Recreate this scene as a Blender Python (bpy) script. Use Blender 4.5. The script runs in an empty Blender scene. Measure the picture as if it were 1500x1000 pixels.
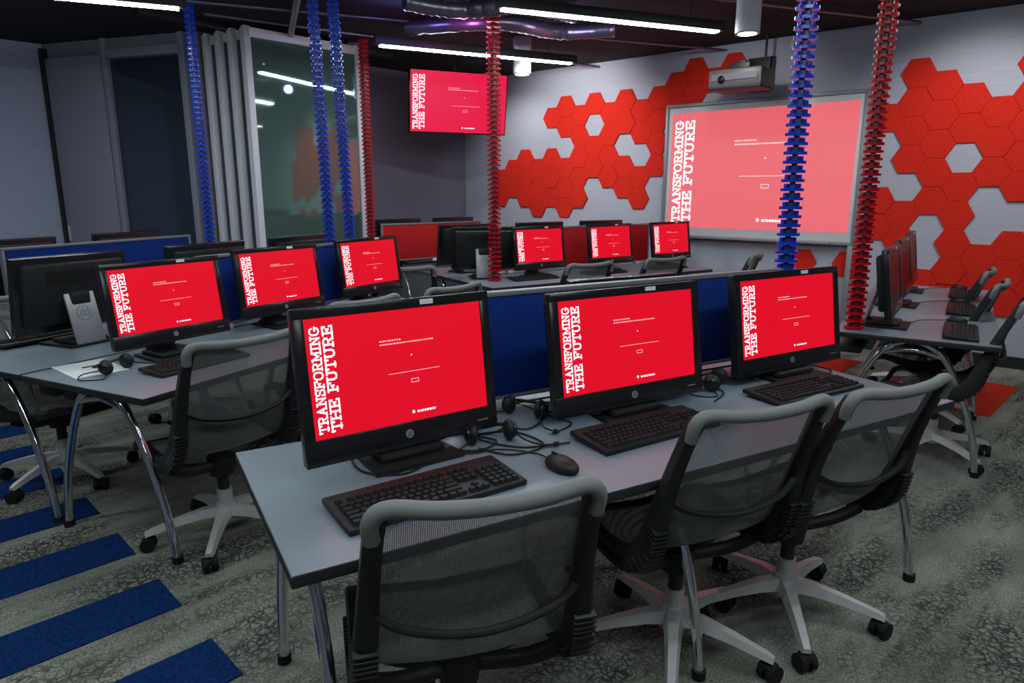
import bpy, bmesh, math, random
from mathutils import Vector, Matrix
random.seed(4)
R=math.radians
scene=bpy.context.scene
try:
    scene.view_settings.view_transform='Standard'
except Exception: pass
# ---------------------------------------------------------------- materials
def mat(name,col,rough=.5,metal=0,emit=None,es=0,spec=.5,trans=0,alpha=1,coat=0):
    m=bpy.data.materials.new(name);m.use_nodes=True
    b=m.node_tree.nodes['Principled BSDF']
    b.inputs['Base Color'].default_value=(*col,1)
    b.inputs['Roughness'].default_value=rough
    b.inputs['Metallic'].default_value=metal
    b.inputs['Specular IOR Level'].default_value=spec
    b.inputs['Transmission Weight'].default_value=trans
    b.inputs['Alpha'].default_value=alpha
    b.inputs['Coat Weight'].default_value=coat
    if emit:
        b.inputs['Emission Color'].default_value=(*emit,1)
        b.inputs['Emission Strength'].default_value=es
    return m
def noisy(m,c1,c2,scale=20,stretch=(1,1,1),bump=0,detail=6,bscale=None):
    nt=m.node_tree;N=nt.nodes;L=nt.links;b=N['Principled BSDF']
    tc=N.new('ShaderNodeTexCoord');mp=N.new('ShaderNodeMapping');mp.inputs['Scale'].default_value=stretch
    L.new(tc.outputs['Object'],mp.inputs['Vector'])
    n=N.new('ShaderNodeTexNoise');n.inputs['Scale'].default_value=scale;n.inputs['Detail'].default_value=detail
    L.new(mp.outputs[0],n.inputs['Vector'])
    r=N.new('ShaderNodeValToRGB');r.color_ramp.elements[0].color=(*c1,1);r.color_ramp.elements[1].color=(*c2,1)
    r.color_ramp.elements[0].position=.3;r.color_ramp.elements[1].position=.7
    L.new(n.outputs['Fac'],r.inputs[0]);L.new(r.outputs[0],b.inputs['Base Color'])
    if bump:
        bp=N.new('ShaderNodeBump');bp.inputs['Strength'].default_value=bump;bp.inputs['Distance'].default_value=.004
        n2=n
        if bscale:
            n2=N.new('ShaderNodeTexNoise');n2.inputs['Scale'].default_value=bscale;L.new(mp.outputs[0],n2.inputs['Vector'])
        L.new(n2.outputs['Fac'],bp.inputs['Height']);L.new(bp.outputs[0],b.inputs['Normal'])
    return m
DESK=noisy(mat('desk_laminate',(.2,.23,.27),.32),(.17,.21,.25),(.19,.23,.27),60)
DESKEDGE=mat('desk_edge_black',(.015,.016,.018),.4)
CHROME=mat('chrome',(.75,.77,.8),.12,1)
BLACK=noisy(mat('black_plastic',(.012,.012,.014),.5,spec=.3),(.009,.010,.011),(.013,.014,.015),80)
GLOSS=mat('gloss_black_bezel',(.010,.010,.012),.22)
KEY=mat('key_plastic',(.013,.016,.019),.6,spec=.22)
SILVER=noisy(mat('silver_plastic',(.35,.36,.38),.4,.4),(.26,.27,.29),(.30,.31,.33),40)
ALU=noisy(mat('cast_aluminium',(.5,.5,.5),.36,.35),(.50,.50,.50),(.56,.56,.55),30)
FRAME=noisy(mat('graphite_frame',(.03,.031,.032),.5,spec=.3),(.010,.011,.012),(.015,.016,.017),40)
TOPRAIL=mat('grey_top_roll',(.15,.155,.155),.6)
RUB=mat('rubber_black',(.01,.01,.01),.7,spec=.25)
WHITE=mat('white_sticker',(.6,.62,.63),.5)
OFFSCR=mat('screen_off',(.004,.004,.005),.3,spec=.3)
REDSCR=mat('screen_red_lit',(.02,0,0),.4,emit=(.74,.004,.020),es=1.0,spec=.2)
TXT=mat('screen_white_text',(.6,.6,.6),.5,emit=(.95,.80,.86),es=1.0)
TXT2=mat('screen_small_text',(.3,.2,.2),.5,emit=(.9,.5,.52),es=.9)
TVSCR=mat('tv_magenta_lit',(.02,0,0),.4,emit=(.80,.005,.060),es=1.0)
PROJ=mat('projected_pink',(.16,.11,.11),.6,emit=(.84,.10,.125),es=.88)
PTXT=mat('projected_text',(.8,.7,.7),.5,emit=(1,.85,.8),es=1.0)
PTXT2=mat('projected_small_text',(.6,.5,.5),.5,emit=(.9,.5,.5),es=.9)
BOARD=mat('whiteboard_surface',(.6,.6,.62),.35)
BOARDF=mat('whiteboard_frame',(.25,.26,.28),.4,.3)
HEXM=noisy(mat('red_felt',(.45,.03,.015),.95,spec=.05),(.52,.019,.011),(.64,.032,.018),90,bump=.3)
BLUEP=noisy(mat('blue_fabric',(.01,.03,.2),.9,spec=.1),(.006,.022,.15),(.009,.034,.21),300,bump=.2)
REDP=noisy(mat('red_fabric',(.4,.01,.02),.9,spec=.1),(.38,.012,.015),(.46,.018,.02),300)
TRIM=mat('panel_trim_grey',(.22,.23,.25),.4,.4)
BLUEAC=mat('blue_acrylic',(.004,.05,.50),.2,trans=.3,emit=(.0,.05,.7),es=.06)
BLUECORE=mat('blue_core',(.003,.02,.16),.4)
REDAC=mat('red_acrylic',(.45,.003,.012),.3,trans=.2,emit=(.6,.0,.01),es=.04,spec=.25)
REDCORE=mat('red_core',(.10,.003,.012),.4)
LIGHT=mat('led_strip',(1,1,1),.5,emit=(.86,.97,1),es=62)
LAMPG=mat('downlight_glow',(1,1,1),.5,emit=(1,.93,.85),es=16)
DARK=mat('dark_metal',(.012,.012,.014),.5)
DUCT=mat('duct_metal',(.22,.2,.26),.3,.8)
LAMPW=mat('lamp_white',(.55,.55,.6),.4)
PROJG=noisy(mat('projector_grey',(.16,.15,.15),.45),(.09,.087,.085),(.115,.11,.105),30)
def wallmat(name,c1,c2):
    m=mat(name,c1,.85,spec=.2)
    nt=m.node_tree;N=nt.nodes;L=nt.links;b=N['Principled BSDF']
    tc=N.new('ShaderNodeTexCoord')
    mp=N.new('ShaderNodeMapping');mp.inputs['Scale'].default_value=(4,4,150)
    L.new(tc.outputs['Object'],mp.inputs['Vector'])
    n=N.new('ShaderNodeTexNoise');n.inputs['Scale'].default_value=1;n.inputs['Detail'].default_value=4
    L.new(mp.outputs[0],n.inputs['Vector'])
    r=N.new('ShaderNodeValToRGB');r.color_ramp.elements[0].color=(*c1,1);r.color_ramp.elements[1].color=(*c2,1)
    r.color_ramp.elements[0].position=.35;r.color_ramp.elements[1].position=.65
    L.new(n.outputs['Fac'],r.inputs[0]);L.new(r.outputs[0],b.inputs['Base Color'])
    return m
WALLF=wallmat('woven_wallcover_grey',(.35,.37,.43),(.40,.42,.48))
WALLL=wallmat('woven_wallcover_blue_grey',(.32,.34,.47),(.37,.39,.52))
WALLD=wallmat('charcoal_wallcover',(.16,.155,.205),(.19,.185,.24))
DOORM=mat('door_grey_laminate',(.24,.24,.31),.6)
CEIL=noisy(mat('black_ceiling',(.008,.008,.010),.9),(.005,.005,.007),(.011,.010,.015),3)
GLASS=mat('dark_reflective_glass',(.16,.29,.25),.035,.6,spec=1.0,coat=1)
GLASSD=mat('dark_window_glass',(.05,.07,.10),.05,.5,spec=.8)
PANELW=mat('panel_white_edge',(.72,.72,.78),.45,.05)
PANELG=mat('panel_grey',(.14,.14,.16),.5)
def meshmat():
    m=bpy.data.materials.new('chair_mesh_fabric');m.use_nodes=True
    nt=m.node_tree;N=nt.nodes;L=nt.links;b=N['Principled BSDF']
    b.inputs['Base Color'].default_value=(.14,.147,.147,1);b.inputs['Roughness'].default_value=.8
    b.inputs['Specular IOR Level'].default_value=.2
    tc=N.new('ShaderNodeTexCoord')
    ck=N.new('ShaderNodeTexWave');ck.bands_direction='X';ck.inputs['Scale'].default_value=80
    ck2=N.new('ShaderNodeTexWave');ck2.bands_direction='Z';ck2.inputs['Scale'].default_value=80
    L.new(tc.outputs['Object'],ck.inputs['Vector']);L.new(tc.outputs['Object'],ck2.inputs['Vector'])
    mu=N.new('ShaderNodeMath');mu.operation='MULTIPLY'
    L.new(ck.outputs['Fac'],mu.inputs[0]);L.new(ck2.outputs['Fac'],mu.inputs[1])
    mr=N.new('ShaderNodeMapRange');mr.inputs['To Min'].default_value=.15;mr.inputs['To Max'].default_value=.80
    L.new(mu.outputs[0],mr.inputs['Value'])
    tr=N.new('ShaderNodeBsdfTransparent');mx=N.new('ShaderNodeMixShader')
    L.new(mr.outputs[0],mx.inputs[0]);L.new(b.outputs[0],mx.inputs[1]);L.new(tr.outputs[0],mx.inputs[2])
    L.new(mx.outputs[0],N['Material Output'].inputs['Surface']);return m
MESHF=meshmat()
def carpet(name,base,base2,crack):
    m=mat(name,base,.98,spec=.05)
    nt=m.node_tree;N=nt.nodes;L=nt.links;b=N['Principled BSDF']
    tc=N.new('ShaderNodeTexCoord')
    rot=N.new('ShaderNodeMapping');rot.inputs['Rotation'].default_value=(0,0,R(-45));L.new(tc.outputs['Object'],rot.inputs['Vector'])
    br=N.new('ShaderNodeTexBrick');br.offset=.4;br.inputs['Color1'].default_value=(0,0,0,1);br.inputs['Color2'].default_value=(1,1,1,1)
    br.inputs['Scale'].default_value=1;br.inputs['Brick Width'].default_value=1.0;br.inputs['Row Height'].default_value=.26;br.inputs['Mortar Size'].default_value=0
    L.new(rot.outputs[0],br.inputs['Vector'])
    off=N.new('ShaderNodeMath');off.operation='MULTIPLY_ADD';off.inputs[1].default_value=.10;off.inputs[2].default_value=-.05
    L.new(br.outputs['Color'],off.inputs[0])
    mp=N.new('ShaderNodeMapping');mp.inputs['Scale'].default_value=(.6,1.9,1);L.new(rot.outputs[0],mp.inputs['Vector'])
    big=N.new('ShaderNodeTexNoise');big.inputs['Scale'].default_value=2.0;big.inputs['Detail'].default_value=6;big.inputs['Roughness'].default_value=.6;L.new(mp.outputs[0],big.inputs['Vector'])
    ad=N.new('ShaderNodeMath');ad.operation='ADD';L.new(big.outputs['Fac'],ad.inputs[0]);L.new(off.outputs[0],ad.inputs[1])
    r=N.new('ShaderNodeValToRGB');r.color_ramp.elements[0].color=(*base,1);r.color_ramp.elements[1].color=(*base2,1)
    r.color_ramp.elements[0].position=.34;r.color_ramp.elements[1].position=.66
    L.new(ad.outputs[0],r.inputs[0])
    wn=N.new('ShaderNodeTexNoise');wn.inputs['Scale'].default_value=12;L.new(tc.outputs['Object'],wn.inputs['Vector'])
    vm=N.new('ShaderNodeVectorMath');vm.operation='MULTIPLY_ADD';vm.inputs[1].default_value=(.10,.10,.10)
    L.new(wn.outputs['Color'],vm.inputs[0]);L.new(tc.outputs['Object'],vm.inputs[2])
    vo=N.new('ShaderNodeTexVoronoi');vo.feature='DISTANCE_TO_EDGE';vo.inputs['Scale'].default_value=36;L.new(vm.outputs[0],vo.inputs['Vector'])
    cr=N.new('ShaderNodeValToRGB');cr.color_ramp.elements[0].position=.05;cr.color_ramp.elements[1].position=.22
    cr.color_ramp.elements[0].color=(1,1,1,1);cr.color_ramp.elements[1].color=(0,0,0,1)
    L.new(vo.outputs['Distance'],cr.inputs[0])
    mk=N.new('ShaderNodeValToRGB');mk.color_ramp.elements[0].position=.42;mk.color_ramp.elements[1].position=.60
    b2=N.new('ShaderNodeTexNoise');b2.inputs['Scale'].default_value=2.2;b2.inputs['Detail'].default_value=6;b2.inputs['Roughness'].default_value=.6;L.new(mp.outputs[0],b2.inputs['Vector'])
    ad2=N.new('ShaderNodeMath');ad2.operation='SUBTRACT';L.new(b2.outputs['Fac'],ad2.inputs[0]);L.new(off.outputs[0],ad2.inputs[1])
    L.new(ad2.outputs[0],mk.inputs[0])
    mu=N.new('ShaderNodeMath');mu.operation='MULTIPLY';L.new(cr.outputs[0],mu.inputs[0]);L.new(mk.outputs[0],mu.inputs[1])
    mx=N.new('ShaderNodeMix');mx.data_type='RGBA';L.new(mu.outputs[0],mx.inputs['Factor']);L.new(r.outputs[0],mx.inputs['A']);mx.inputs['B'].default_value=(*crack,1)
    fine=N.new('ShaderNodeTexNoise');fine.inputs['Scale'].default_value=150;fine.inputs['Detail'].default_value=4;L.new(tc.outputs['Object'],fine.inputs['Vector'])
    fr=N.new('ShaderNodeMapRange');fr.inputs['From Min'].default_value=.3;fr.inputs['From Max'].default_value=.7;fr.inputs['To Min'].default_value=.45;fr.inputs['To Max'].default_value=1.5
    L.new(fine.outputs['Fac'],fr.inputs['Value'])
    sc=N.new('ShaderNodeVectorMath');sc.operation='SCALE';L.new(mx.outputs['Result'],sc.inputs[0]);L.new(fr.outputs[0],sc.inputs['Scale'])
    L.new(sc.outputs[0],b.inputs['Base Color'])
    bp=N.new('ShaderNodeBump');bp.inputs['Strength'].default_value=.6;bp.inputs['Distance'].default_value=.006;L.new(fine.outputs['Fac'],bp.inputs['Height']);L.new(bp.outputs[0],b.inputs['Normal'])
    return m
CARPET=carpet('grey_patterned_carpet',(.14,.145,.122),(.27,.275,.235),(.045,.048,.042))
CBLUE=noisy(mat('blue_carpet',(.01,.04,.2),.98,spec=.05),(.002,.012,.05),(.008,.036,.14),120,bump=.6)
CRED=noisy(mat('red_carpet',(.4,.02,.01),.98,spec=.05),(.30,.02,.01),(.5,.04,.02),140,bump=.6)
# ---------------------------------------------------------------- builder
class B:
    def __init__(s): s.v=[];s.f=[];s.m=[];s.mats=[];s.sm=[]
    def mi(s,m):
        if m not in s.mats: s.mats.append(m)
        return s.mats.index(m)
    def add(s,vs,fs,m,smooth=False,M=None):
        o=len(s.v)
        for p in vs:
            p=Vector(p)
            if M is not None: p=M@p
            s.v.append(p[:])
        k=s.mi(m)
        for f in fs: s.f.append([i+o for i in f]);s.m.append(k);s.sm.append(smooth)
    def box(s,c,size,m,rot=(0,0,0),bev=0,M=None,smooth=False):
        bm=bmesh.new();bmesh.ops.create_cube(bm,size=1)
        bmesh.ops.scale(bm,vec=size,verts=bm.verts)
        if bev: bmesh.ops.bevel(bm,geom=bm.edges[:],offset=bev,segments=2,affect='EDGES',profile=.5)
        T=Matrix.Translation(c)@(Matrix.Rotation(rot[2],4,'Z')@Matrix.Rotation(rot[1],4,'Y')@Matrix.Rotation(rot[0],4,'X'))
        if M is not None: T=M@T
        bm.verts.index_update()
        s.add([v.co.copy() for v in bm.verts],[[v.index for v in f.verts] for f in bm.faces],m,smooth,T);bm.free()
    def tube(s,pts,r,m,seg=10,M=None,flat=None):
        pts=[Vector(p) for p in pts];n=len(pts)
        rs=r if isinstance(r,(list,tuple)) else [r]*n
        vs=[];prev=None
        for i,p in enumerate(pts):
            t=(pts[min(i+1,n-1)]-pts[max(i-1,0)]).normalized()
            ref=prev if prev is not None else (Vector((1,0,0)) if abs(t.x)<.9 else Vector((0,1,0)))
            a=(ref-t*ref.dot(t)).normalized();b=t.cross(a);prev=a
            for k in range(seg):
                th=2*math.pi*k/seg
                fl=flat if flat else (1,1)
                vs.append(p+a*math.cos(th)*rs[i]*fl[0]+b*math.sin(th)*rs[i]*fl[1])
        fs=[[i*seg+k,i*seg+(k+1)%seg,(i+1)*seg+(k+1)%seg,(i+1)*seg+k] for i in range(n-1) for k in range(seg)]
        fs.append(list(range(seg))[::-1]);fs.append([(n-1)*seg+k for k in range(seg)])
        s.add(vs,fs,m,True,M)
    def cyl(s,p0,p1,r,m,seg=20,r2=None,M=None,smooth=True):
        s.tube([p0,p1],[r,r if r2 is None else r2],m,seg,M)
    def prism(s,poly,z0,z1,m,M=None):
        n=len(poly)
        s.add([(x,y,z0) for x,y in poly]+[(x,y,z1) for x,y in poly],
              [list(range(n))[::-1],[n+i for i in range(n)]]+[[i,(i+1)%n,n+(i+1)%n,n+i] for i in range(n)],m,False,M)
    def ell(s,c,r,m,M=None,seg=20):
        bm=bmesh.new();bmesh.ops.create_uvsphere(bm,u_segments=seg,v_segments=seg//2,radius=1)
        T=Matrix.Translation(c)@Matrix.Diagonal((*r,1))
        if M is not None:T=M@T
        s.add([v.co.copy() for v in bm.verts],[[v.index for v in f.verts] for f in bm.faces],m,True,T);bm.free()
    def mesh(s,name):
        me=bpy.data.meshes.new(name);me.from_pydata(s.v,[],s.f)
        for m in s.mats: me.materials.append(m)
        me.polygons.foreach_set('material_index',s.m);me.polygons.foreach_set('use_smooth',s.sm)
        me.update();
        try: me.set_sharp_from_angle(angle=R(40))
        except Exception: pass
        return me
def obj(name,data,loc=(0,0,0),rz=0,scale=1,parent=None,M=None):
    o=bpy.data.objects.new(name,data);scene.collection.objects.link(o)
    if parent: o.parent=parent
    if M is not None: o.matrix_local=M
    else:
        o.location=loc;o.rotation_euler=(0,0,rz)
        o.scale=(scale,)*3 if not isinstance(scale,tuple) else scale
    return o
def smoothpts(P,n=4):
    P=[Vector(p) for p in P];out=[]
    for i in range(len(P)-1):
        p0=P[max(i-1,0)];p1=P[i];p2=P[i+1];p3=P[min(i+2,len(P)-1)]
        for k in range(n):
            t=k/n
            out.append(.5*((2*p1)+(p2-p0)*t+(2*p0-5*p1+4*p2-p3)*t*t+(3*p1-p0-3*p2+p3)*t**3))
    out.append(P[-1]);return out
# ---------------------------------------------------------------- stroke slab-serif lettering
GL={'T':(.78,[[(0,.92),(.78,.92)],[(.39,0),(.39,.92)],[(.02,.95),(.02,.72)],[(.76,.95),(.76,.72)],[(.2,.06),(.58,.06)]]),
'R':(.82,[[(.16,.05),(.16,.93)],[(.02,.93),(.5,.93),(.66,.82),(.66,.6),(.5,.49),(.16,.49)],[(.42,.47),(.7,.06)],[(.02,.06),(.32,.06)],[(.6,.06),(.82,.06)]]),
'A':(.9,[[(.14,.06),(.45,.95),(.76,.06)],[(.25,.36),(.65,.36)],[(0,.06),(.28,.06)],[(.62,.06),(.9,.06)]]),
'N':(.88,[[(.16,.05),(.16,.93),(.72,.07),(.72,.93)],[(.02,.93),(.2,.93)],[(.0,.06),(.32,.06)],[(.56,.93),(.88,.93)]]),
'S':(.66,[[(.6,.74),(.58,.86),(.4,.94),(.2,.93),(.07,.8),(.1,.62),(.33,.52),(.55,.42),(.61,.25),(.5,.09),(.3,.05),(.12,.1),(.06,.25)],[(.6,.94),(.6,.7)],[(.06,.05),(.06,.3)]]),
'F':(.74,[[(.16,.05),(.16,.93)],[(.02,.93),(.7,.93),(.7,.7)],[(.16,.5),(.48,.5)],[(.48,.6),(.48,.4)],[(.02,.06),(.34,.06)]]),
'E':(.74,[[(.16,.05),(.16,.93)],[(.02,.93),(.66,.93),(.66,.72)],[(.16,.5),(.46,.5)],[(.46,.6),(.46,.4)],[(.02,.06),(.7,.06),(.7,.28)]]),
'O':(.84,[[(.42,.94),(.2,.88),(.08,.68),(.08,.32),(.2,.12),(.42,.05),(.64,.12),(.76,.32),(.76,.68),(.64,.88),(.42,.94)]]),
'M':(1.02,[[(.16,.05),(.16,.93),(.51,.3),(.86,.93),(.86,.05)],[(0,.93),(.18,.93)],[(.84,.93),(1.02,.93)],[(0,.06),(.32,.06)],[(.7,.06),(1.02,.06)]]),
'I':(.36,[[(.18,.05),(.18,.93)],[(.02,.93),(.34,.93)],[(.02,.06),(.34,.06)]]),
'G':(.84,[[(.72,.72),(.64,.87),(.42,.94),(.2,.88),(.08,.68),(.08,.32),(.2,.12),(.42,.05),(.62,.1),(.72,.22),(.72,.44)],[(.5,.44),(.84,.44)]]),
'H':(.9,[[(.16,.05),(.16,.93)],[(.74,.05),(.74,.93)],[(.16,.5),(.74,.5)],[(.02,.93),(.3,.93)],[(.02,.06),(.3,.06)],[(.6,.93),(.88,.93)],[(.6,.06),(.88,.06)]]),
'U':(.86,[[(.16,.93),(.16,.3),(.26,.1),(.43,.05),(.6,.1),(.7,.3),(.7,.93)],[(.02,.93),(.3,.93)],[(.56,.93),(.84,.93)]]),
' ':(.4,[])}
def line_segs(s):
    x=0;out=[]
    for ch in s:
        w,st=GL[ch]
        for pl in st: out.append([(x+a,b) for a,b in pl])
        x+=w+.1
    return x-.1,out
def screen_art(W,H,mt,mt2,name):
    b=B();TH=.165
    def seg(p,q,t,MM):
        p=Vector(p);q=Vector(q);d=(q-p);
        if d.length<1e-6:return
        d.normalize();n=Vector((-d.y,d.x))*t/2;e=d*t/2
        c=[p-e-n,q+e-n,q+e+n,p-e+n]
        b.add([MM(v) for v in c],[[0,1,2,3]],mt)
    for s,x0,cap in (('TRANSFORMING',-.5*W+.072*W,.050*W),('THE FUTURE',-.5*W+.140*W,.055*W)):
        w,segs=line_segs(s);Ln=.88*H
        def MM(v,x0=x0,cap=cap,w=w,Ln=Ln): return (x0-v.y*cap,0,-.45*H+v.x/w*Ln)
        for pl in segs:
            for i in range(len(pl)-1): seg(pl[i],pl[i+1],TH,MM)
    def rect(x0,z0,x1,z1,m=None):
        b.add([(x0*W,0,z0*H),(x1*W,0,z0*H),(x1*W,0,z1*H),(x0*W,0,z1*H)],[[0,1,2,3]],m or mt2)
    rnd=random.Random(2)
    for z,x0,x1,h,m in ((.235,-.12,.0,.012,mt2),(.205,-.12,.19,.012,mt2),(-.43,.06,.17,.020,mt)):
        x=x0
        while x<x1:
            w=rnd.uniform(.004,.014);rect(x,z,min(x+w,x1),z+h,m);x+=w+.004
    rect(-.085,-.055,.215,-.050)
    for q in ((.04,-.155,.085,-.149),(.04,-.125,.085,-.119),(.04,-.155,.0425,-.119),(.0825,-.155,.085,-.119)): rect(*q)
    rect(.03,-.43,.045,-.405,mt)
    rect(.052,.085,.057,.1,mt)
    return b.mesh(name)
# ---------------------------------------------------------------- monitor
SW,SH=.512,.290
def monitor_mesh(lit,zc0=.265):
    b=B();T=Matrix.Translation((0,0,zc0))@Matrix.Rotation(R(-8),4,'X')
    W,Hh=.57,.38
    b.box((0,.012,0),(W,.03,Hh),GLOSS,bev=.006,M=T)
    b.box((0,.04,.005),(W-.06,.04,Hh-.07),BLACK,bev=.014,M=T)
    zt=Hh/2-.026;zb=zt-SH
    b.box((0,-.004,(Hh/2+zt)/2),(W,.008,.026),GLOSS,bev=.002,M=T)
    b.box((0,-.004,(-Hh/2+zb)/2),(W,.008,Hh/2+zb),GLOSS,bev=.002,M=T)
    sx=(W-SW)/2
    for sg in(-1,1): b.box((sg*(W/2-sx/2),-.004,(zt+zb)/2),(sx,.008,SH+.004),GLOSS,bev=.002,M=T)
    zc=(zt+zb)/2
    b.add([(-SW/2,-.0035,zc-SH/2),(SW/2,-.0035,zc-SH/2),(SW/2,-.0035,zc+SH/2),(-SW/2,-.0035,zc+SH/2)],[[0,1,2,3]],REDSCR if lit else OFFSCR,False,T)
    # round maker's badge with two slanted letter strokes
    b.cyl((0,-.008,zb-.03),(0,-.0092,zb-.03),.0115,SILVER,24,M=T)
    for dx in(-.003,.003): b.box((dx,-.0096,zb-.03),(.0018,.0006,.014),DARK,rot=(0,R(14),0),M=T)
    b.box((.085,-.0085,zt+.014),(.04,.001,.013),WHITE,M=T)
    b.cyl((0,-.008,zt+.013),(0,-.0095,zt+.013),.005,OFFSCR,12,M=T)
    b.box((0,-.0085,-Hh/2+.008),(.40,.002,.004),RUB,M=T)
    b.box((.235,-.0085,zb-.035),(.035,.001,.003),SILVER,M=T)
    for i in range(9): b.box((0,.061,.06+i*.008),(.3,.002,.003),RUB,M=T)
    nh=.27 if zc0>.25 else .23
    N=Matrix.Translation((0,.095,nh/2-.005))@Matrix.Rotation(R(14),4,'X')
    b.box((0,0,.0),(.15,.014,nh),SILVER,bev=.005,M=N)
    b.cyl((0,.0075,.03),(0,.0085,.03),.040,PANELG,28,M=N);b.cyl((0,.0086,.03),(0,.0092,.03),.036,SILVER,28,M=N)
    for dx in (-.012,.012):
        b.box((dx-.008,.0098,.034),(.004,.001,.045),PANELG,M=N);b.box((dx+.006,.0098,.026),(.004,.001,.03),PANELG,M=N);b.box((dx,.0098,.038),(.014,.001,.004),PANELG,M=N)
    b.box((0,.05,zc0-.03),(.10,.07,.07),BLACK,bev=.01)
    b.prism([(-.13,-.10),(.13,-.10),(.115,.15),(-.115,.15)],.001,.012,BLACK)
    b.box((0,.03,.022),(.19,.17,.02),BLACK,bev=.008)
    return b.mesh('monitor'),T,zc
MON,MT,ZC=monitor_mesh(True);MOFF,_,_=monitor_mesh(False)
MONL,MTL,_=monitor_mesh(True,.222);MOFFL,_,_=monitor_mesh(False,.222)
ART=screen_art(SW,SH,TXT,TXT2,'screen_lettering')
def monitor(x,y,z,ang,lit=True,sc=1.0,low=False):
    o=obj('desktop_monitor',(MONL if low else MON) if lit else (MOFFL if low else MOFF),(x,y,z),R(ang),sc)
    if lit: obj('screen_lettering',ART,parent=o,M=(MTL if low else MT)@Matrix.Translation((0,-.0052,ZC)))
    return o
# ---------------------------------------------------------------- keyboard / mouse / headset
def keyboard_mesh():
    b=B();T=Matrix.Rotation(R(4),4,'X')@Matrix.Translation((0,0,.012))
    b.box((0,0,0),(.455,.165,.016),BLACK,bev=.005,M=T)
    def key(x,y,w,d=.0155):
        h0,h1=.008,.0165;a=.0022
        v=[(x-w/2,y-d/2,h0),(x+w/2,y-d/2,h0),(x+w/2,y+d/2,h0),(x-w/2,y+d/2,h0),
           (x-w/2+a,y-d/2+a,h1),(x+w/2-a,y-d/2+a,h1),(x+w/2-a,y+d/2-a,h1),(x-w/2+a,y+d/2-a,h1)]
        b.add(v,[[4,5,6,7],[0,1,5,4],[1,2,6,5],[2,3,7,6],[3,0,4,7]],KEY,False,T)
    p=.0188;x0=-.213
    for r in range(6):
        y=-.062+r*p+(.006 if r==5 else 0)
        if r==0:
            x=x0
            for w in (1.3,1.2,1.2,6.2,1.2,1.2,1.2,1.3): key(x+w*p/2,y,w*p-.0025);x+=w*p
        elif r==5:
            for g in range(13): key(x0+p/2+g*p*1.12+(0 if g==0 else .006),y,p-.003,.013)
        else:
            ws={1:[2.2]+[1]*10+[2.6],2:[1.8]+[1]*11+[2.0],3:[1.5]+[1]*12+[1.3],4:[1]*13+[1.8]}[r]
            x=x0
            for w in ws: key(x+w*p/2,y,w*p-.0025);x+=w*p
        for g in range(3):
            if r in(0,3,4,5) or (r==1 and g==1): key(.0818+g*p,y,p-.0025)
        if r<5:
            for g in range(4): key(.146+g*p,y,p-.0025)
    return b.mesh('keyboard')
KB=keyboard_mesh()
def mouse_mesh():
    b=B();b.ell((0,0,.012),(.031,.056,.024),BLACK)
    b.box((0,.028,.034),(.006,.02,.008),RUB,bev=.002)
    b.tube(smoothpts([(0,.05,.012),(.01,.12,.004),(-.05,.2,.004),(-.12,.22,.004),(-.2,.28,.004)],5),.0022,RUB,6)
    return b.mesh('mouse')
MOUSE=mouse_mesh()
def headset_mesh():
    b=B()
    for sg in(-1,1):
        b.ell((sg*.06,-.01,.035),(.018,.034,.034),BLACK)
        b.ell((sg*.075,-.01,.035),(.012,.026,.026),GLOSS)
    pts=[(.078*math.cos(t),.09*math.sin(t)-.01,.05-.025*math.sin(t)) for t in [math.pi*i/16 for i in range(17)]]
    b.tube(pts,.006,BLACK,8)
    b.tube(smoothpts([(.075,-.02,.03),(.09,-.07,.02),(.13,-.11,.012),(.17,-.12,.012)],4),.003,RUB,6)
    b.ell((.175,-.12,.012),(.012,.008,.008),RUB)
    b.tube(smoothpts([(-.075,-.02,.01),(-.13,-.05,.004),(-.16,.03,.004),(-.08,.09,.004),(.02,.06,.004),(.1,.12,.004),(.02,.18,.004)],6),.0025,RUB,6)
    return b.mesh('headset')
HS=headset_mesh()
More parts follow.
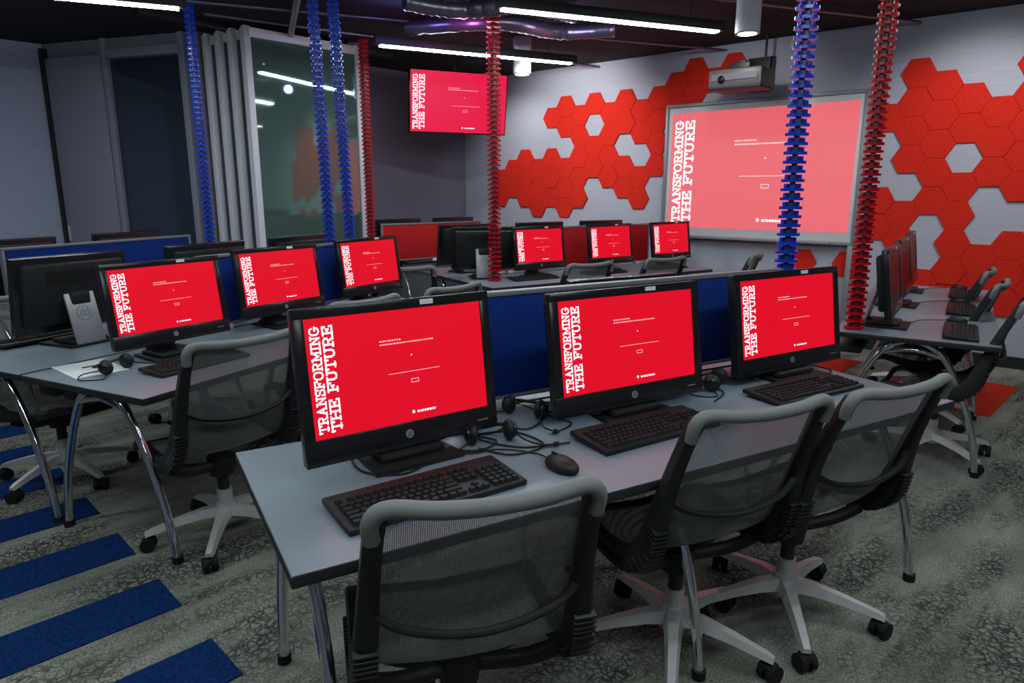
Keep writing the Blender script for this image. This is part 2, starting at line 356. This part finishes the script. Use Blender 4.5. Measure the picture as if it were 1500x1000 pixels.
# ---------------------------------------------------------------- chair
def chair_mesh():
    b=B()
    prof=smoothpts([(0,-.335,.935),(0,-.30,.86),(0,-.245,.725),(0,-.20,.60),(0,-.155,.505),(0,-.08,.445),(0,.03,.425),(0,.14,.435),(0,.215,.44),(0,.27,.41)],4)
    n=len(prof)
    def halfw(i):
        t=i/(n-1)
        return .208+.038*math.sin(min(1,t*1.5)*math.pi/2)
    vs=[];C=13
    for i,p in enumerate(prof):
        t=i/(n-1);hw=halfw(i)-.012
        nx=prof[min(i+1,n-1)]-prof[max(i-1,0)];nx.normalize();nr=Vector((0,nx.z,-nx.y))
        for k in range(C):
            u=-1+2*k/(C-1);sag=(1-u*u)*(.028 if t<.45 else .022)
            q=p+nr*sag;vs.append((u*hw,q.y,q.z))
    fs=[[i*C+k,i*C+k+1,(i+1)*C+k+1,(i+1)*C+k] for i in range(n-1) for k in range(C-1)]
    b.add(vs,fs,MESHF,True)
    def bl(t): return math.exp(-((t-.44)/.19)**2)
    for sg in(-1,1):
        vs=[];fs=[]
        for i,p in enumerate(prof):
            t=i/(n-1)
            tg=(prof[min(i+1,n-1)]-prof[max(i-1,0)]).normalized();nr=Vector((0,tg.z,-tg.y))
            bulge=bl(t)
            d0=.016;d1=.018+.042*bulge;w=.019+.008*bulge
            x=sg*halfw(i)
            for dx,dd in((-w*.7,-d0),(w*.7,-d0),(w,-d0*.3),(w,d1*.8),(w*.6,d1),(-w*.6,d1),(-w,d1*.8),(-w,-d0*.3)):
                q=p+nr*dd;vs.append((x+dx,q.y,q.z))
        for i in range(n-1):
            for k in range(8): fs.append([i*8+k,i*8+(k+1)%8,(i+1)*8+(k+1)%8,(i+1)*8+k])
        fs+= [list(range(8)),[(n-1)*8+k for k in range(8)]]
        b.add(vs,fs,FRAME,True)
        for i in range(12,n-9):
            for fr in (0,.5):
                p=prof[i].lerp(prof[i+1],fr);tg=(prof[i+1]-prof[i-1]).normalized();nr=Vector((0,tg.z,-tg.y))
                t=(i+fr)/(n-1);bulge=bl(t);q=p+nr*(.012+.032*bulge)
                a=math.atan2(tg.z,tg.y)
                b.box((sg*(halfw(i)+.003),q.y,q.z),(.053,.009,.018+.032*bulge),FRAME,rot=(a,0,0),bev=.002)
    hw=halfw(0);tp=prof[0]
    b.tube(smoothpts([(-hw-.012,tp.y+.010,tp.z-.06),(-hw-.012,tp.y-.004,tp.z-.014),(-hw+.02,tp.y-.012,tp.z+.008),(-.1,tp.y-.028,tp.z+.002),(0,tp.y-.033,tp.z-.001),(.1,tp.y-.028,tp.z+.002),(hw-.02,tp.y-.012,tp.z+.008),(hw+.012,tp.y-.004,tp.z-.014),(hw+.012,tp.y+.010,tp.z-.06)],5),.0175,TOPRAIL,14)
    fp=prof[-1];hf=halfw(n-1)
    b.tube([(-hf,fp.y,fp.z),(0,fp.y-.01,fp.z-.01),(hf,fp.y,fp.z)],.014,FRAME,10)
    k=10;hp=prof[k];hk=halfw(k)
    b.tube(smoothpts([(-hk,hp.y-.02,hp.z+.02),(-.15,hp.y-.045,hp.z-.025),(0,hp.y-.06,hp.z-.045),(.15,hp.y-.045,hp.z-.025),(hk,hp.y-.02,hp.z+.02)],6),.012,FRAME,10,flat=(.8,1.3))
    for sg in(-1,1):
        b.tube(smoothpts([(sg*.235,-.09,.40),(sg*.15,-.05,.355),(0,0,.335)],5),[.022]*11,FRAME,10)
        b.tube(smoothpts([(sg*.24,.06,.385),(sg*.15,.03,.35),(0,0,.335)],5),[.016]*11,FRAME,10)
    b.cyl((0,0,.29),(0,0,.37),.05,FRAME,20,.06)
    b.cyl((0,0,.13),(0,0,.30),.024,DARK,16);b.cyl((0,0,.12),(0,0,.22),.032,ALU,18)
    b.cyl((0,0,.085),(0,0,.16),.052,ALU,24,.04)
    for i in range(5):
        a=R(90+72*i);M=Matrix.Rotation(a,4,'Z')
        vs=[];sec=[(.02,.125,.036,.02),(.10,.122,.028,.018),(.2,.105,.022,.014),(.30,.082,.019,.010),(.325,.074,.016,.008)]
        for x,z,w,h in sec: vs+=[(x,-w*1.0,z-h),(x,w,z-h),(x,w*.6,z+h),(x,-w*.6,z+h)]
        fs=[[j*4+q,j*4+(q+1)%4,(j+1)*4+(q+1)%4,(j+1)*4+q] for j in range(4) for q in range(4)]+[[0,1,2,3],[16,17,18,19]]
        b.add(vs,fs,ALU,False,M)
        b.cyl((.315,0,.045),(.315,0,.08),.009,RUB,10,M=M)
        C2=M@Matrix.Translation((.315,0,0))@Matrix.Rotation(R(40+i*37),4,'Z')
        b.cyl((-.028,0,.030),(-.006,0,.030),.030,RUB,18,M=C2);b.cyl((.006,0,.030),(.028,0,.030),.030,RUB,18,M=C2)
        b.box((0,0,.045),(.03,.05,.024),RUB,bev=.008,M=C2)
    return b.mesh('office_chair')
CH=chair_mesh()
def chair(x,y,face): return obj('office_chair',CH,(x,y,0),R(face-90))
# ---------------------------------------------------------------- desks
DH=.73
def leg_frame(b,x,y0,y1):
    m=(y0+y1)/2;zt=DH-.03
    for a,e in((m-.10,y0+.0),(m+.10,y1)):
        d=e-a
        b.tube(smoothpts([(x,a-d*.25,zt),(x,a+d*.15,zt-.06),(x,a+d*.55,zt-.25),(x,a+d*.85,zt-.47),(x,e,.012)],6),.017,CHROME,12)
        b.cyl((x,e,0),(x,e,.03),.022,RUB,14)
    b.box((x,m,zt+.0),(.05,.36,.02),DARK,bev=.004)
    b.tube(smoothpts([(x,m-.16,zt-.08),(x,m,zt-.045),(x,m+.16,zt-.08)],5),.012,CHROME,10)
def desk(name,x,y,ang,L,halves=(0,1),W=.78,modules=1,div=None,dm=BLUEP,back0=0):
    b=B()
    for h in halves:
        y0=h*(W+.02);y1=y0+W
        s0=back0 if h==1 else 0
        for k in range(modules):
            xa=s0+(L-s0)*k/modules+.001;xb=s0+(L-s0)*(k+1)/modules-.001
            b.box(((xa+xb)/2,(y0+y1)/2,DH-.014),(xb-xa,W,.028),DESKEDGE,bev=.003)
            b.box(((xa+xb)/2,(y0+y1)/2,DH-.001),(xb-xa-.006,W-.006,.004),DESK)
        for xx in (s0+.09,(s0+L)*.5,L-.09) if L>1.6 else (s0+.09,L-.09): leg_frame(b,xx,y0+.03,y1-.03)
        b.box(((s0+L)/2,(y0+y1)/2,DH-.045),(L-s0-.2,.05,.03),DARK)
        b.box(((s0+L)/2,(y1-.08) if h==0 else y0+.08,DH-.12),(L-s0-.3,.12,.05),DARK,bev=.01)
    o=obj(name,b.mesh(name),(x,y,0),R(ang))
    if div:
        d=B();s0,s1=div;zc=DH+.225;yc=W+.01
        d.box(((s0+s1)/2,yc,zc),(s1-s0,.022,.37),dm,bev=.003)
        d.box(((s0+s1)/2,yc,zc+.19),(s1-s0+.02,.034,.018),TRIM,bev=.003)
        d.box(((s0+s1)/2,yc,zc-.19),(s1-s0+.02,.034,.014),TRIM,bev=.003)
        for sx in (s0,s1): d.box((sx,yc,zc),(.016,.034,.39),TRIM,bev=.003)
        for sx in (s0+.15,(s0+s1)/2,s1-.15): d.box((sx,yc,DH+.015),(.06,.05,.03),PANELW,bev=.003)
        obj('desk_divider',d.mesh('desk_divider'),(0,0,0),parent=o)
    return o
def P(x,y,ang,a,d):
    c,s=math.cos(R(ang)),math.sin(R(ang));return x+c*a-s*d, y+s*a+c*d
Z=DH+.002
A=(-.45,1.25,29.5);desk('computer_desk',*A,2.42,modules=1,div=(.75,2.36),back0=.95)
Bp=(-1.39,2.46,64);desk('computer_desk',*Bp,2.5,modules=2,div=(.95,2.45))
Cp=(2.45,3.32,57);desk('computer_desk',*Cp,2.4,halves=(0,),modules=2)
Dp=(-.16,5.45,32);desk('computer_desk',*Dp,2.55,modules=2,div=(.5,2.4),dm=REDP)
Ep=(-3.1+.701,4.24-.33-.02,67);desk('computer_desk',*Ep,1.5,halves=(1,),modules=1,div=(-.0,1.4))
Fp=(-1.2+.57,7.35-.52,40);desk('computer_desk',*Fp,1.5,halves=(1,),modules=1,div=(-.3,1.0),dm=REDP)
# monitors
for (x,y,ang,sc) in ((-.315,1.905,35,(1.07,1.07,1.13)),(.41,2.31,30.5,(1.15,1.15,1.08)),(1.16,2.81,31,(1.15,1.15,1.08))): monitor(x,y,Z,ang,True,sc,True)
for (x,y,ang) in ((-1.60,3.15,57),(-1.33,3.92,56),(-.97,4.69,57)): monitor(x,y,Z,ang)
for (x,y) in ((.25,6.15),(.95,6.6),(1.63,7.05)): monitor(x,y,Z,36)
for a in (.52,1.35,2.15):
    x,y=P(*Bp,a,1.22);monitor(x,y,Z,64+180,False)
for a in (.35,1.2,2.0):
    x,y=P(*Cp,a,.53);monitor(x,y,Z,57+random.uniform(-3,3),False)
for a in (.25,1.1):
    x,y=P(*Ep,a,1.12);monitor(x,y,Z,67+180,False)
for a in (.1,.85):
    x,y=P(*Fp,a,1.15);monitor(x,y,Z,40+180,False)
for a in (.35,1.2,2.0):
    x,y=P(*Dp,a,1.12);monitor(x,y,Z,32+180,False)
monitor(-.26,6.15,Z,190,False)
x,y=P(*A,1.62,1.02);monitor(x,y,Z,29.5+180,False,1,True)
# keyboards
for (x,y,ang,sc) in ((-.215,1.63,35,1.1),(.44,2.105,33,1.1),(1.14,2.56,31,1.1)): obj('keyboard',KB,(x,y,Z),R(ang),sc)
for a in (.46,1.3,2.15):
    x,y=P(*Bp,a,.26);obj('keyboard',KB,(x,y,Z),R(61))
    x,y=P(*Bp,a,1.42);obj('keyboard',KB,(x,y,Z),R(64+180))
for a in (.3,1.15,1.95):
    x,y=P(*Cp,a,.18);obj('keyboard',KB,(x,y,Z),R(57));x,y=P(*Cp,a+.36,.2);obj('computer_mouse',MOUSE,(x,y,Z),R(60))
for a in (.6,1.4,2.2):
    x,y=P(*Dp,a,.3);obj('keyboard',KB,(x,y,Z),R(32))
obj('computer_mouse',MOUSE,(.14,1.80,Z),R(38),1.12)
b=B();b.box((0,0,.001),(.21,.297,.002),WHITE);x,y=P(*Bp,.20,.62);obj('paper_sheet',b.mesh('paper_sheet'),(x,y,Z),R(50))
for (x,y,a) in ((-.07,2.02,20),(.05,2.27,-30),(.80,2.62,60),(-1.72,2.86,80)): obj('headset',HS,(x,y,Z),R(a),1.0)
for k,(pts) in enumerate([[(-.3,2.0),(-.12,1.93),(-.05,2.02),(-.2,2.1),(-.1,2.2),(.05,2.12),(.12,2.28)],[(.13,2.08),(.2,2.18),(.12,2.28),(.25,2.36),(.1,2.42)],[(-.5,1.95),(-.42,1.78),(-.3,1.76),(-.25,1.86),(-.34,2.0)],[(1.15,2.66),(1.38,2.85),(1.3,3.0)],[(.75,2.42),(.82,2.55),(.75,2.68)],[(-.1,1.95),(.0,1.9),(.1,1.98),(.0,2.1),(-.12,2.05),(.02,1.96),(.18,2.0)]]):
    b=B();b.tube(smoothpts([(x,y,Z+.004) for x,y in pts],6),.003,RUB,6);obj('desk_cable',b.mesh('desk_cable'))
# chairs
for c in ((-.135,1.51,106),(.54,2.03,112),(.985,2.22,117),(-1.27,2.80,136),(-1.02,3.72,140),(-.60,4.22,140),
          (2.42,3.74,140),(2.74,4.38,138),(3.10,5.02,140),(-2.38,3.42,330),(-2.05,4.35,334),
          (.42,5.55,123),(1.10,5.98,123),(1.85,6.18,150),(-.85,5.35,100),(-1.2,6.4,60)): chair(*c)
# ---------------------------------------------------------------- cable spines
def spine_mesh(L,m,mc,k=1):
    b=B();S=.040;n=int(L/S)
    b.cyl((0,0,0),(0,0,n*S),.012*k,mc,10)
    for i in range(n):
        z=i*S
        b.prism([(.026*k*math.cos(t),.022*k*math.sin(t)) for t in [2*math.pi*q/10 for q in range(10)]],z+.016,z+.036,mc)
        pts=[(.053*k*math.copysign(abs(math.cos(t))**.7,math.cos(t)),.036*k*math.sin(t)) for t in [2*math.pi*q/16 for q in range(16)]]
        b.prism(pts,z+.003,z+.016,m)
        for sg in(-1,1): b.box((sg*.034*k,0,z+.026),(.008,.02,.02),m,bev=.002)
    b.cyl((0,0,n*S),(0,0,n*S+.03),.05*k,m,18)
    return b.mesh('cable_spine')
def spine(x,y,z0,m,mc,rz=0,dx=0,dy=0,k=1):
    L=2.95-z0;me=spine_mesh(L-.04,m,mc,k)
    o=obj('hanging_cable_spine',me,(x,y,z0),R(rz))
    if dx or dy: o.rotation_euler=(-math.atan2(dy,L),math.atan2(dx,L),0)
    return o
spine(1.27,3.17,Z,BLUEAC,BLUECORE,10)
spine(1.94,3.80,Z,REDAC,REDCORE,0)
spine(-1.25,4.76,Z,BLUEAC,BLUECORE,20,-.04,.0,k=.78);spine(-1.13,4.86,Z,BLUEAC,BLUECORE,0,-.06,.02,k=.78)
spine(-2.52,5.75,Z,BLUEAC,BLUECORE,30,k=.8)
spine(-.15,5.90,Z,REDAC,REDCORE,0,k=1.1)
spine(-1.45,7.1,Z,REDAC,REDCORE,0)
# ---------------------------------------------------------------- room shell
CZ=2.95
big=[(-7.3,-2.8),(6.5,-2.8),(6.5,5),(-.65,10.4),(-3,10.4),(-7.3,8)]
b=B();b.prism(big,-.1,0,CARPET);obj('floor',b.mesh('floor'))
b=B();b.prism(big,CZ,CZ+.1,CEIL);obj('ceiling',b.mesh('ceiling'))
def wall(name,p,q,m,z0=0,z1=CZ,th=.1,side=1):
    p=Vector(p);q=Vector(q);d=(q-p);L=d.length;a=math.atan2(d.y,d.x);bb=B()
    bb.box((L/2,side*th/2,(z0+z1)/2),(L,th,z1-z0),m);return obj(name,bb.mesh(name),(p.x,p.y,0),a)
wall('wall_feature',(-.65,9.87),(6.2,4.12),WALLF)
wall('wall_tv',(-1.9,8.5),(-.65,9.87),WALLD)
wall('wall_return',(-1.55,7.36),(-1.9,8.5),WALLD)
wall('wall_partition',(-4.8,7.45),(-2.93,6.84),WALLD)
wall('wall_left',(-7,5.02),(-4.8,7.45),WALLL)
wall('wall_far_left',(-7,-2.5),(-7,5.02),WALLD)
wall('wall_back',(6.2,-2.5),(-7,-2.5),WALLD)
wall('wall_right',(6.2,4.12),(6.2,-2.5),WALLD)
b=B();b.box((4.3,-.012,.05),(8.6,.02,.10),DARK);obj('baseboard_feature',b.mesh('baseboard_feature'),(-.65,9.87,0),math.atan2(4.12-9.87,6.2+.65))
pa=math.atan2(6.84-7.45,-2.93+4.8)
def onwall(name,bb): return obj(name,bb.mesh(name),(-4.8,7.45,0),pa)
b=B();b.box((1.33,-.012,1.45),(.88,.016,2.6),GLASSD)
for x in (.86,1.80): b.box((x,-.03,1.475),(.07,.06,2.94),DOORM,bev=.004)
b.box((1.33,-.03,2.80),(.9,.06,.08),DOORM,bev=.004);b.box((1.33,-.03,.08),(.9,.06,.16),PANELG,bev=.004)
onwall('window_1',b)
b=B();b.box((.42,-.02,1.4),(.74,.04,2.8),DOORM,bev=.004);b.box((.04,-.03,1.45),(.05,.06,2.9),DARK)
b.box((.10,-.05,1.05),(.02,.03,.16),ALU,bev=.004);onwall('door_1',b)
def slide_panel(name,x,y,glass,L=1.22,w=.05):
    b=B();ang=48
    b.box((L/2,0,1.44),(L-.1,.02,2.78),GLASS if glass else PANELG)
    for xx in(.03,L-.03): b.box((xx,0,1.46),(.06,w,2.9),PANELW,bev=.006)
    b.box((L/2,0,2.86),(L,w,.08),PANELW,bev=.004);b.box((L/2,0,.06),(L,w,.12),PANELW,bev=.004)
    return obj(name,b.mesh(name),(x,y,0),R(ang))
slide_panel('glass_partition_panel',-2.36,6.42,True)
for i in range(1,8): slide_panel('folding_partition_panel',-2.36-.081*i+(.03 if i%2 else 0),6.42+.056*i+(.03 if i%2 else 0),False,1.2,.040)
b=B();b.box((0,0,CZ-.02),(2.6,.1,.05),DARK);obj('partition_track',b.mesh('partition_track'),(-2.2,7.0,0),R(48))
# ---------------------------------------------------------------- feature wall (local: x along wall, -y out)
wx,wy=.766,-.643;WO=(1.79,7.82);wa=math.atan2(wy,wx)
def kz(name,bb,**k): return obj(name,bb.mesh(name),(WO[0],WO[1],0),wa,**k)
spec={-12:[(1.3,1.85)],-11:[(1.3,1.85)],-10:[(1.25,2.0)],-9:[(1.25,1.85)],-8:[(2.25,2.6),(1.2,2.05)],-7:[(2.25,2.6),(1.2,1.8)],
-6:[(1.2,2.55)],-5:[(2.45,2.62),(1.75,2.2)],-4:[(1.6,2.6),(1.2,1.4)],-3:[(2.25,2.5),(1.5,1.9)],-2:[(2.1,2.5),(1.3,1.88)],
-1:[(1.6,2.55)],0:[(2.35,2.65)],1:[(2.45,2.78)],2:[(2.55,2.85)],3:[(2.65,2.82)],
6:[(.7,.85)],7:[(.8,.9)],8:[(.7,.85)],9:[(.6,.9),],10:[(1.0,1.5),(2.05,2.35)],
11:[(1.7,2.62),(.6,1.33)],12:[(1.25,2.45),(.5,.9)],13:[(1.9,2.3),(1.2,1.66),(.5,1.08)],14:[(1.45,2.3),(.5,1.1)],15:[(1.38,2.65),(.5,1.12)],
16:[(2.3,2.7),(1.2,2.2),(.5,1.0)],17:[(1.5,2.6),(.5,1.2)],18:[(1.2,2.0)]}
b=B();Rh=.1395
rnd=random.Random(5)
for j,iv in spec.items():
    for r in range(-6,6):
        z=(1.77 if j%2 else 1.649)+.2425*r
        if any(a<=z<=c for a,c in iv):
            x=.21*j;t=rnd.choice((.014,.018,.022))
            a0=[(x+Rh*math.cos(R(60*k)),z+Rh*math.sin(R(60*k))) for k in range(6)]
            a1=[(x+(Rh-.003)*math.cos(R(60*k)),z+(Rh-.003)*math.sin(R(60*k))) for k in range(6)]
            vs=[(p[0],-.001,p[1]) for p in a0]+[(p[0],-t+.003,p[1]) for p in a0]+[(p[0],-t,p[1]) for p in a1]
            fs=[[12+k for k in range(6)]]
            for q in (0,6):
                for k in range(6): fs.append([q+k,q+(k+1)%6,q+6+(k+1)%6,q+6+k])
            b.add(vs,fs,HEXM)
kz('hexagon_felt_panels',b)
b=B();KL,KR,Z0,Z1=-.06,1.94,1.0,2.38;kc=(KL+KR)/2;zc=(Z0+Z1)/2
b.box((kc,-.04,zc),(KR-KL,.05,Z1-Z0),BOARD,bev=.004)
for x in(KL,KR): b.box((x,-.05,zc),(.035,.07,Z1-Z0+.03),BOARDF,bev=.006)
for z in(Z0,Z1): b.box((kc,-.05,z),(KR-KL+.03,.07,.035),BOARDF,bev=.006)
b.box((kc+.1,-.085,Z0+.0),(1.4,.07,.025),BOARDF,bev=.004)
b.box((KR-.02,-.06,.5),(.05,.04,1.0),BOARDF,bev=.006)
b.add([(KL+.06,-.0665,Z0+.10),(KR-.06,-.0665,Z0+.10),(KR-.06,-.0665,Z1-.075),(KL+.06,-.0665,Z1-.075)],[[0,1,2,3]],PROJ)
wb=kz('interactive_whiteboard',b)
BW,BH=KR-KL-.12,Z1-Z0-.175
obj('projected_lettering',screen_art(BW,BH,PTXT,PTXT2,'projected_lettering'),(kc,-.068,Z0+.10+BH/2),parent=wb)
b=B()
b.box((.92,-.50,2.52),(.52,.36,.17),PROJG,bev=.03)
b.box((.92,-.50,2.44),(.50,.34,.04),DARK,bev=.01)
b.box((.92,-.685,2.53),(.44,.01,.06),PANELG);b.ell((.80,-.69,2.51),(.035,.012,.035),OFFSCR)
b.box((.92,-.28,2.66),(.10,.56,.05),DARK,bev=.006);b.box((.92,-.03,2.62),(.26,.05,.32),DARK,bev=.006)
b.box((.92,-.48,2.63),(.2,.2,.07),DARK,bev=.006);b.cyl((1.02,-.2,2.66),(1.02,-.2,2.95),.012,DARK)
kz('ceiling_projector',b)
b=B();b.box((1.25,-.03,2.86),(.12,.05,.08),LAMPW,bev=.008);b.cyl((1.25,-.055,2.86),(1.25,-.06,2.86),.02,DARK,14);kz('wall_sensor_box',b)
b=B();T=Matrix.Rotation(R(8),4,'X')
b.box((0,.03,0),(1.18,.05,.68),GLOSS,bev=.008,M=T);b.box((0,.07,0),(.8,.05,.45),BLACK,bev=.01,M=T)
b.add([(-.575,.0035,-.325),(.575,.0035,-.325),(.575,.0035,.325),(-.575,.0035,.325)],[[0,1,2,3]],TVSCR,False,T)
b.tube([(0,.1,0),(0,.14,.25),(0,.14,.44)],.025,DARK)
tv=obj('wall_television',b.mesh('wall_television'),(-.60,8.2,2.47),R(24))
obj('tv_lettering',screen_art(1.15,.65,TXT,TXT2,'tv_lettering'),parent=tv,M=T@Matrix.Translation((0,.001,0)))
# ---------------------------------------------------------------- ceiling lights
def linear(p,q,z=2.70,ext=.05):
    p=Vector(p);q=Vector(q);d=q-p;L=d.length;b=B()
    b.box((L/2,0,z+.045),(L+2*ext,.085,.07),DARK,bev=.004)
    b.box((L/2,0,z+.006),(L,.06,.014),LIGHT)
    for x in(.25,L-.25): b.cyl((x,0,z+.08),(x,0,CZ),.004,DARK,6)
    return obj('linear_pendant_light',b.mesh('linear_pendant_light'),(p.x,p.y,0),math.atan2(d.y,d.x))
linear((-.07,5.05),(1.60,5.73));linear((-1.13,6.25),(.574,7.1));linear((-3.9,4.35),(-2.27,5.03))
linear((-3.0,1.6),(-1.4,2.3));linear((-1.1,3.0),(.55,3.7));linear((1.0,1.2),(2.6,1.9));linear((2.3,3.6),(3.9,4.3));linear((-.9,.1),(.8,.8))  # added strips overhead and behind camera, out of view, for ambient fill
linear((-3.6,-.4),(-2.0,.3));linear((1.6,-.8),(3.2,-.1));linear((-5.6,3.6),(-4.2,4.2))  # more unseen strips added as fill for the dim room
for (x,y) in ((1.72,5.36),(.10,7.15),(4.2,4.9)):
    b=B();z=2.62
    b.cyl((0,0,z),(0,0,CZ),.088,LAMPW,32);b.cyl((0,0,z-.006),(0,0,z-.001),.088,LAMPW,32,.072)
    b.cyl((0,0,z-.008),(0,0,z-.007),.066,LAMPG,28)
    obj('cylinder_downlight',b.mesh('cylinder_downlight'),(x,y,0))
def spot(x,y,z,tx,ty,tz,e,size=80,col=(1,.95,.97)):
    l=bpy.data.lights.new('wall_wash_spot','SPOT');l.energy=e;l.spot_size=R(size);l.spot_blend=.8;l.shadow_soft_size=.05;l.color=col
    o=bpy.data.objects.new('wall_wash_spot',l);scene.collection.objects.link(o);o.location=(x,y,z)
    o.rotation_euler=(Vector((tx,ty,tz))-Vector((x,y,z))).to_track_quat('-Z','Y').to_euler();return o
spot(3.3,5.0,2.85,3.9,6.0,1.6,60,100);spot(1.7,6.2,2.85,2.3,7.3,2.0,20,100);spot(.1,7.5,2.85,.8,8.6,2.1,100,100);spot(-.3,8.3,2.9,.1,9.2,1.6,35,90)
# ceiling services
b=B()
for (p,q,r) in (((-3.5,5.2),(3,7.8),.012),((-3,3.8),(3.5,6.3),.014),((-2.5,6.0),(1.5,8.8),.012),((-1.2,4.4),(-2.2,7.2),.03)):
    b.cyl((*p,CZ-.05),(*q,CZ-.05),r,DUCT,10)
obj('ceiling_conduit',b.mesh('ceiling_conduit'))
b=B();rr=random.Random(9)
for pts in ([(-.9,6.3,2.86),(-.1,6.1,2.86),(.4,6.5,2.87),(.9,6.4,2.87)],[(-.8,5.5,2.87),(-.4,5.7,2.86),(.1,5.6,2.87),(.5,5.9,2.87)]):
    sp=smoothpts(pts,16);b.tube(sp,[.062+.008*(i%2)+rr.uniform(-.004,.004) for i in range(len(sp))],DUCT,16)
obj('ceiling_duct',b.mesh('ceiling_duct'))
b=B()
for i in range(30): b.box((i*.1,0,CZ-.06),(.006,.3,.006),DUCT)
for yy in(-.15,-.05,.05,.15): b.box((1.45,yy,CZ-.055),(3,.006,.006),DUCT)
obj('ceiling_cable_tray',b.mesh('ceiling_cable_tray'),(-1.6,5.0,0),R(25))
def pl(x,y,z,e,col):
    l=bpy.data.lights.new('duct_tint_light','POINT');l.energy=e;l.color=col;l.shadow_soft_size=.05
    o=bpy.data.objects.new('duct_tint_light',l);scene.collection.objects.link(o);o.location=(x,y,z)
pl(-.4,5.9,2.76,3,(.9,.2,.8));pl(-.9,5.8,2.76,3,(.25,.2,1));pl(.5,6.2,2.76,2,(.6,.5,1))  # added point lamps without fixtures, tinting the ducts purple and blue
def tiles(name,m,lst):
    b=B()
    for (e0,e1,nn) in lst:
        w=.125;q=.7071
        pts=[((e*q+n*q),(e*q-n*q)) for e,n in((e0,nn-w),(e0,nn+w),(e1,nn+w),(e1,nn-w))]
        b.prism(pts,.0,.004,m)
    obj(name,b.mesh(name))
tiles('blue_carpet_tiles',CBLUE,[(-1.3,.73,-2.06-.52*i) for i in range(8)]+[(-1.3,.73,-1.54)])
tiles('red_carpet_tiles',CRED,[(5.4,6.4,-2.1),(5.4,6.4,-.95),(5.4,6.4,-3.2),(5.4,6.4,-1.5)])
# ---------------------------------------------------------------- world + camera
w=bpy.data.worlds.new('World');scene.world=w;w.use_nodes=True
w.node_tree.nodes['Background'].inputs[0].default_value=(.02,.02,.03,1)
cd=bpy.data.cameras.new('camera');cam=bpy.data.objects.new('camera',cd);scene.collection.objects.link(cam)
cd.lens=24;cd.sensor_width=36;cam.location=(0,0,1.5);cam.rotation_euler=(R(90-12.5),0,0);cd.clip_start=.05
scene.camera=cam
